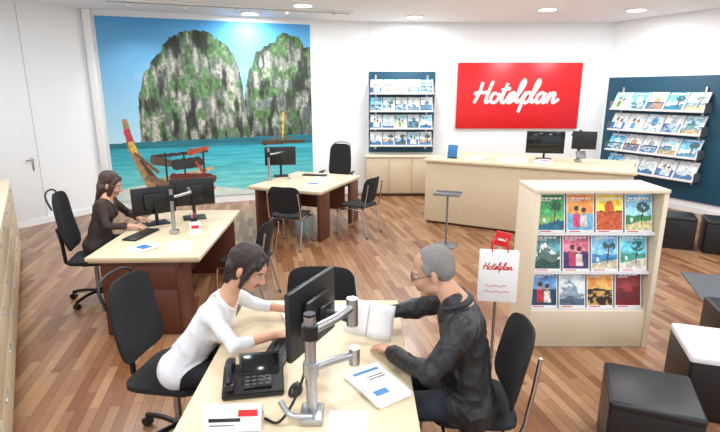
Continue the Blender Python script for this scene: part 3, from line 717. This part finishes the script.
    def disp(p,l):
        if l==TOP:
            v=Vector(p); n=mnoise.noise(v*9)+.5*mnoise.noise(Vector((p[0]*26,p[1]*26,p[2]*14)));  return -abs(n)*.012*(1.4 if not fem else 1.)
        if l==PANT: return -abs(mnoise.noise(Vector(p)*12))*.006
        return 0
    me,lab=blob('body',pr,voxel,disp); assign(me,lab,mats); o.add('body',me,None)
    if mats[COL]:
        ring=[]
        cc=pel+sp*(.51 if not fem else .485)+fw*.014; rr=.071 if not fem else .059
        for i in range(21):
            ang=math.radians(30)+i/20*math.radians(300); ring.append(Vector(cc+fw*math.cos(ang)*rr*1.08+lf*math.sin(ang)*rr*1.05+sp*(-.02*max(0,math.cos(ang))+.008*max(0,-math.cos(ang)))))
        me=sweep('collar',ring,[.010+.009*math.sin(i/20*math.pi) if not fem else .008+.007*math.sin(i/20*math.pi) for i in range(21)],10); smooth(me,80); o.add('collar',me,mats[COL])
    eyew=mat('eye_white','e8e4de',.25); iris=mat('eye_iris','2e211a',.15)
    def sph(nm,c,r,m,sc3=(1,1,1)):
        me=bpy.data.meshes.new(nm); bm=bmesh.new(); bmesh.ops.create_uvsphere(bm,u_segments=16,v_segments=10,radius=r*hs); bm.to_mesh(me); bm.free(); smooth(me,80)
        o.add(nm,me,m,Hm@T(*[x*hs for x in c])@Matrix.Diagonal((*sc3,1)))
    for sg in (-1,1):
        sph('eyeball',(.0795,sg*.031,.003),.0115,eyew,(.9,1.2,.75)); sph('iris',(.0885,sg*.031,.002),.0048,iris,(.6,1,1))
        P=[Vector(hpnt(.094,sg*.014,.024)),Vector(hpnt(.090,sg*.032,.029)),Vector(hpnt(.078,sg*.05,.023))]
        me=sweep('eyebrow',catmull(P,4),.0034*hs,6); smooth(me,80); o.add('eyebrow',me,hairM)
        P=[Vector(hpnt(.089,sg*.017,.006)),Vector(hpnt(.0905,sg*.031,.0125)),Vector(hpnt(.082,sg*.046,.006))]
        me=sweep('eyelid',catmull(P,4),.003*hs,6); smooth(me,80); o.add('eyelid',me,mats[SK])
    if glasses:
        gm=mat('glasses_frame','2a2c30',.3,.5)
        for sg in (-1,1):
            P=[]
            for i in range(16):
                t_=2*math.pi*i/16; P.append(Vector(hpnt(.104, sg*.033+.024*math.cos(t_), -.002+.017*math.sin(t_))))
            me=sweep('rim',P,.0018*hs,6,True); smooth(me,80); o.add('glasses_rim',me,gm)
            P=[Vector(hpnt(.104,sg*.057,.004)),Vector(hpnt(.08,sg*.078,.006)),Vector(hpnt(.0,sg*.084,.006)),Vector(hpnt(-.02,sg*.084,-.01))]
            me=sweep('temple',catmull(P,4),.0018*hs,6); o.add('glasses_temple',me,gm)
        me=sweep('bridge',[Vector(hpnt(.104,-.01,.002)),Vector(hpnt(.108,0,.006)),Vector(hpnt(.104,.01,.002))],.0018*hs,6); o.add('glasses_bridge',me,gm)
    hr=[]
    E=lambda c,r,k=.02: hr.append(ell(hpnt(*c),[x*hs for x in r],0,k,R3))
    Cp=lambda a_,b_,r0,r1,k=.015: hr.append(cap(hpnt(*a_),hpnt(*b_),r0*hs,r1*hs,0,k))
    if hairstyle=='short':
        E((-.026,0,.044),(.096,.081,.087)); E((-.055,0,0),(.062,.077,.068)); 
        for sg in (-1,1): Cp((.025,sg*.070,.045),(.014,sg*.0755,.0),.013,.006); 
    elif hairstyle=='bob':
        E((-.022,0,.042),(.103,.084,.090)); E((-.05,0,-.03),(.070,.080,.085)); 
        for sg in (-1,1):
            Cp((.045,sg*.064,.055),(.03,sg*.076,-.02),.018,.018); Cp((.03,sg*.076,-.02),(.03,sg*.072,-.09),.018,.012)
            Cp((.062,sg*.02,.088),(.072,sg*.052,.045),.014,.009)
        Cp((-.1,0,.02),(-.09,0,-.12),.036,.022); Cp((-.07,.05,-.03),(-.065,.05,-.12),.033,.018); Cp((-.07,-.05,-.03),(-.065,-.05,-.12),.033,.018)
    else:
        E((-.025,0,.048),(.106,.087,.09)); E((-.055,0,-.03),(.07,.085,.1))
        for sg in (-1,1):
            Cp((.055,sg*.05,.075),(.04,sg*.08,-.0),.02,.02); Cp((.04,sg*.08,.0),(.03,sg*.085,-.14),.024,.03); Cp((.03,sg*.085,-.14),(.035,sg*.08,-.27),.03,.014)
            Cp((-.05,sg*.06,-.05),(-.05,sg*.07,-.24),.05,.03)
        Cp((-.07,0,-.05),(-.06,0,-.26),.055,.03)
    Rt=Hm.to_3x3().transposed(); Ht=Hm.translation.copy()
    hamp=.5 if hairstyle=='short' else .8
    def hd(p,l):
        q_=Rt@(Vector(p)-Ht)
        return (mnoise.noise(Vector((q_[0]*30,q_[1]*95,q_[2]*14)))*.0045+mnoise.noise(q_*22)*.004)*hamp
    me,_=blob('hair',hr,.0045,hd,3); o.add('hair',me,hairM)
    return o
skinA=mat('skin_light','d3a083',.5,var=.06,nscale=20,sss=.12); skinB=mat('skin_tan','c4957a',.5,var=.08,nscale=20,sss=.12); lipA=mat('lips','b8645a',.4); lipB=mat('lips_pale','a8705f',.5)
shirtW=mat('white_shirt','e6e8ec',.75,var=.02,bump=.15,bscale=40); trouB=mat('black_trousers','15161a',.8,var=.1); shoeB=mat('black_shoes','101012',.35)
jack=mat('black_jacket','1d1e22',.5,var=.25,nscale=14,bump=.6,bscale=30); jcol=mat('jacket_collar','2a2c33',.6)
brownT=mat('dark_brown_top','3c2f2c',.8,var=.1); jeans=mat('dark_jeans','1d222c',.8,var=.15)
hairD=mat('hair_dark_brown','271915',.4,var=.35,nscale=30,stretch=(6,6,.6),bump=.4,bscale=60)
hairG=mat('hair_grey','7c7a78',.6,var=.3,nscale=60,stretch=(4,4,1),bump=.4,bscale=90)
hairB=mat('hair_brown','3a2219',.4,var=.35,nscale=30,stretch=(6,6,.6),bump=.4,bscale=60)

person('woman',(-1.02,2.62,0),-4,34,(-.605,2.58,1.17),-14,30,
  {'R':((-.66,2.38,.80),(-.47,2.50,.80),(.9,.45,-.05),(0,.1,-1),22),'L':((-.63,2.86,.82),(-.45,2.82,.81),(.95,-.25,-.05),(0,0,-1),22)},
  [skinA,lipA,shirtW,trouB,shoeB,shirtW],True,hairD,'bob',.35,knees=((-.62,2.70,.56),(-.63,2.48,.56)),feet=((-.7,2.68,.1),(-.72,2.46,.1)),hs=1.0)
person('man',(.57,2.33,0),176,9,(.37,2.42,1.205),-4,18,
  {'L':((.33,2.08,.82),(.17,2.33,.79),(-.6,.75,-.02),(-.1,-.1,-1),13),'R':((.33,2.72,.86),(.15,2.70,.84),(-.95,-.3,-.1),(0,-.6,-.8),35)},
  [skinB,lipB,jack,jeans,shoeB,jcol],False,hairG,'short',1,glasses=True,hs=1.03,bulk=1.1,knees=((.12,2.2,.56),(.12,2.46,.56)),feet=((.2,2.2,.1),(.2,2.46,.1)))
person('woman',(-2.72,4.97,0),10,16,(-2.56,5.06,1.17),-4,20,
  {'R':((-2.5,4.78,.8),(-2.28,4.84,.785),(1,.1,-.05),(0,0,-1),22),'L':((-2.5,5.25,.82),(-2.33,5.14,.785),(1,-.2,-.05),(0,0,-1),22)},
  [skinA,lipA,brownT,trouB,shoeB,None],True,hairB,'long',.7,voxel=.007)

# ------------------------------------------------------------------ ceiling lights
lampE=mat('lamp_glow','fff8f0',.5,emit=5.)
for (x,y) in [(-.9,8.45),(-1.92,9.3),(1.0,9.7),(3.1,8.85),(4.6,8.9),(-3.2,6.2),(0,6.2),(3.2,6.2),(-2.9,3.6),(0,3.9),(3,3.6),(5.2,5.0),(-1.2,1.2),(1.6,1.2),(4.6,1.8),(0,-1),(3.5,-1)]:
    dlx=Obj('ceiling_downlight',(x,y,Hc)); dlx.cyl('trim_ring',(0,0,-.02),(0,0,0),.17,trimM,n=32); dlx.cyl('lens',(0,0,-.024),(0,0,-.02),.14,lampE,n=32)
    ld=bpy.data.lights.new('downlight','AREA'); ld.shape='DISK'; ld.size=.3; ld.energy=38; ld.color=(.945,.977,1)
    lo=bpy.data.objects.new('lamp',ld); link(lo); lo.parent=dlx.e; lo.location=(0,0,-.035)
tr=Obj('ceiling_track',(R[4][0]+mv.x*2.4+mv.y*1.1,R[4][1]+mv.y*2.4-mv.x*1.1,Hc),yawM)
tr.box('rail',(0,0,-.012),(3.9,.16,.024),trimM); tr.box('slot',(0,0,-.026),(3.8,.09,.006),mat('slot_grey','a9a9a9',.6))
for j in range(5):
    x=-1.6+.8*j; tr.cyl('spot_head',(x,.0,-.03),(x,.02,-.07),.035,whitePl)
    ld=bpy.data.lights.new('spot','SPOT'); ld.energy=34; ld.spot_size=math.radians(85); ld.spot_blend=.8; ld.shadow_soft_size=.05; ld.color=(.97,.985,1)
    lo=bpy.data.objects.new('spot_lamp',ld); link(lo); lo.parent=tr.e; lo.matrix_local=T(x,.03,-.09)@RX(32)

w=bpy.data.worlds.new('World'); sc.world=w; w.use_nodes=True; bg=w.node_tree.nodes['Background']
bg.inputs[0].default_value=(.84,.92,1,1); bg.inputs[1].default_value=1.6

cd=bpy.data.cameras.new('Camera'); cam=bpy.data.objects.new('Camera',cd); link(cam); cd.sensor_width=36; cd.lens=25; cd.clip_end=60
cam.location=(0,0,2.1); cam.rotation_euler=(math.radians(90)-math.atan(.25),0,0); sc.camera=cam
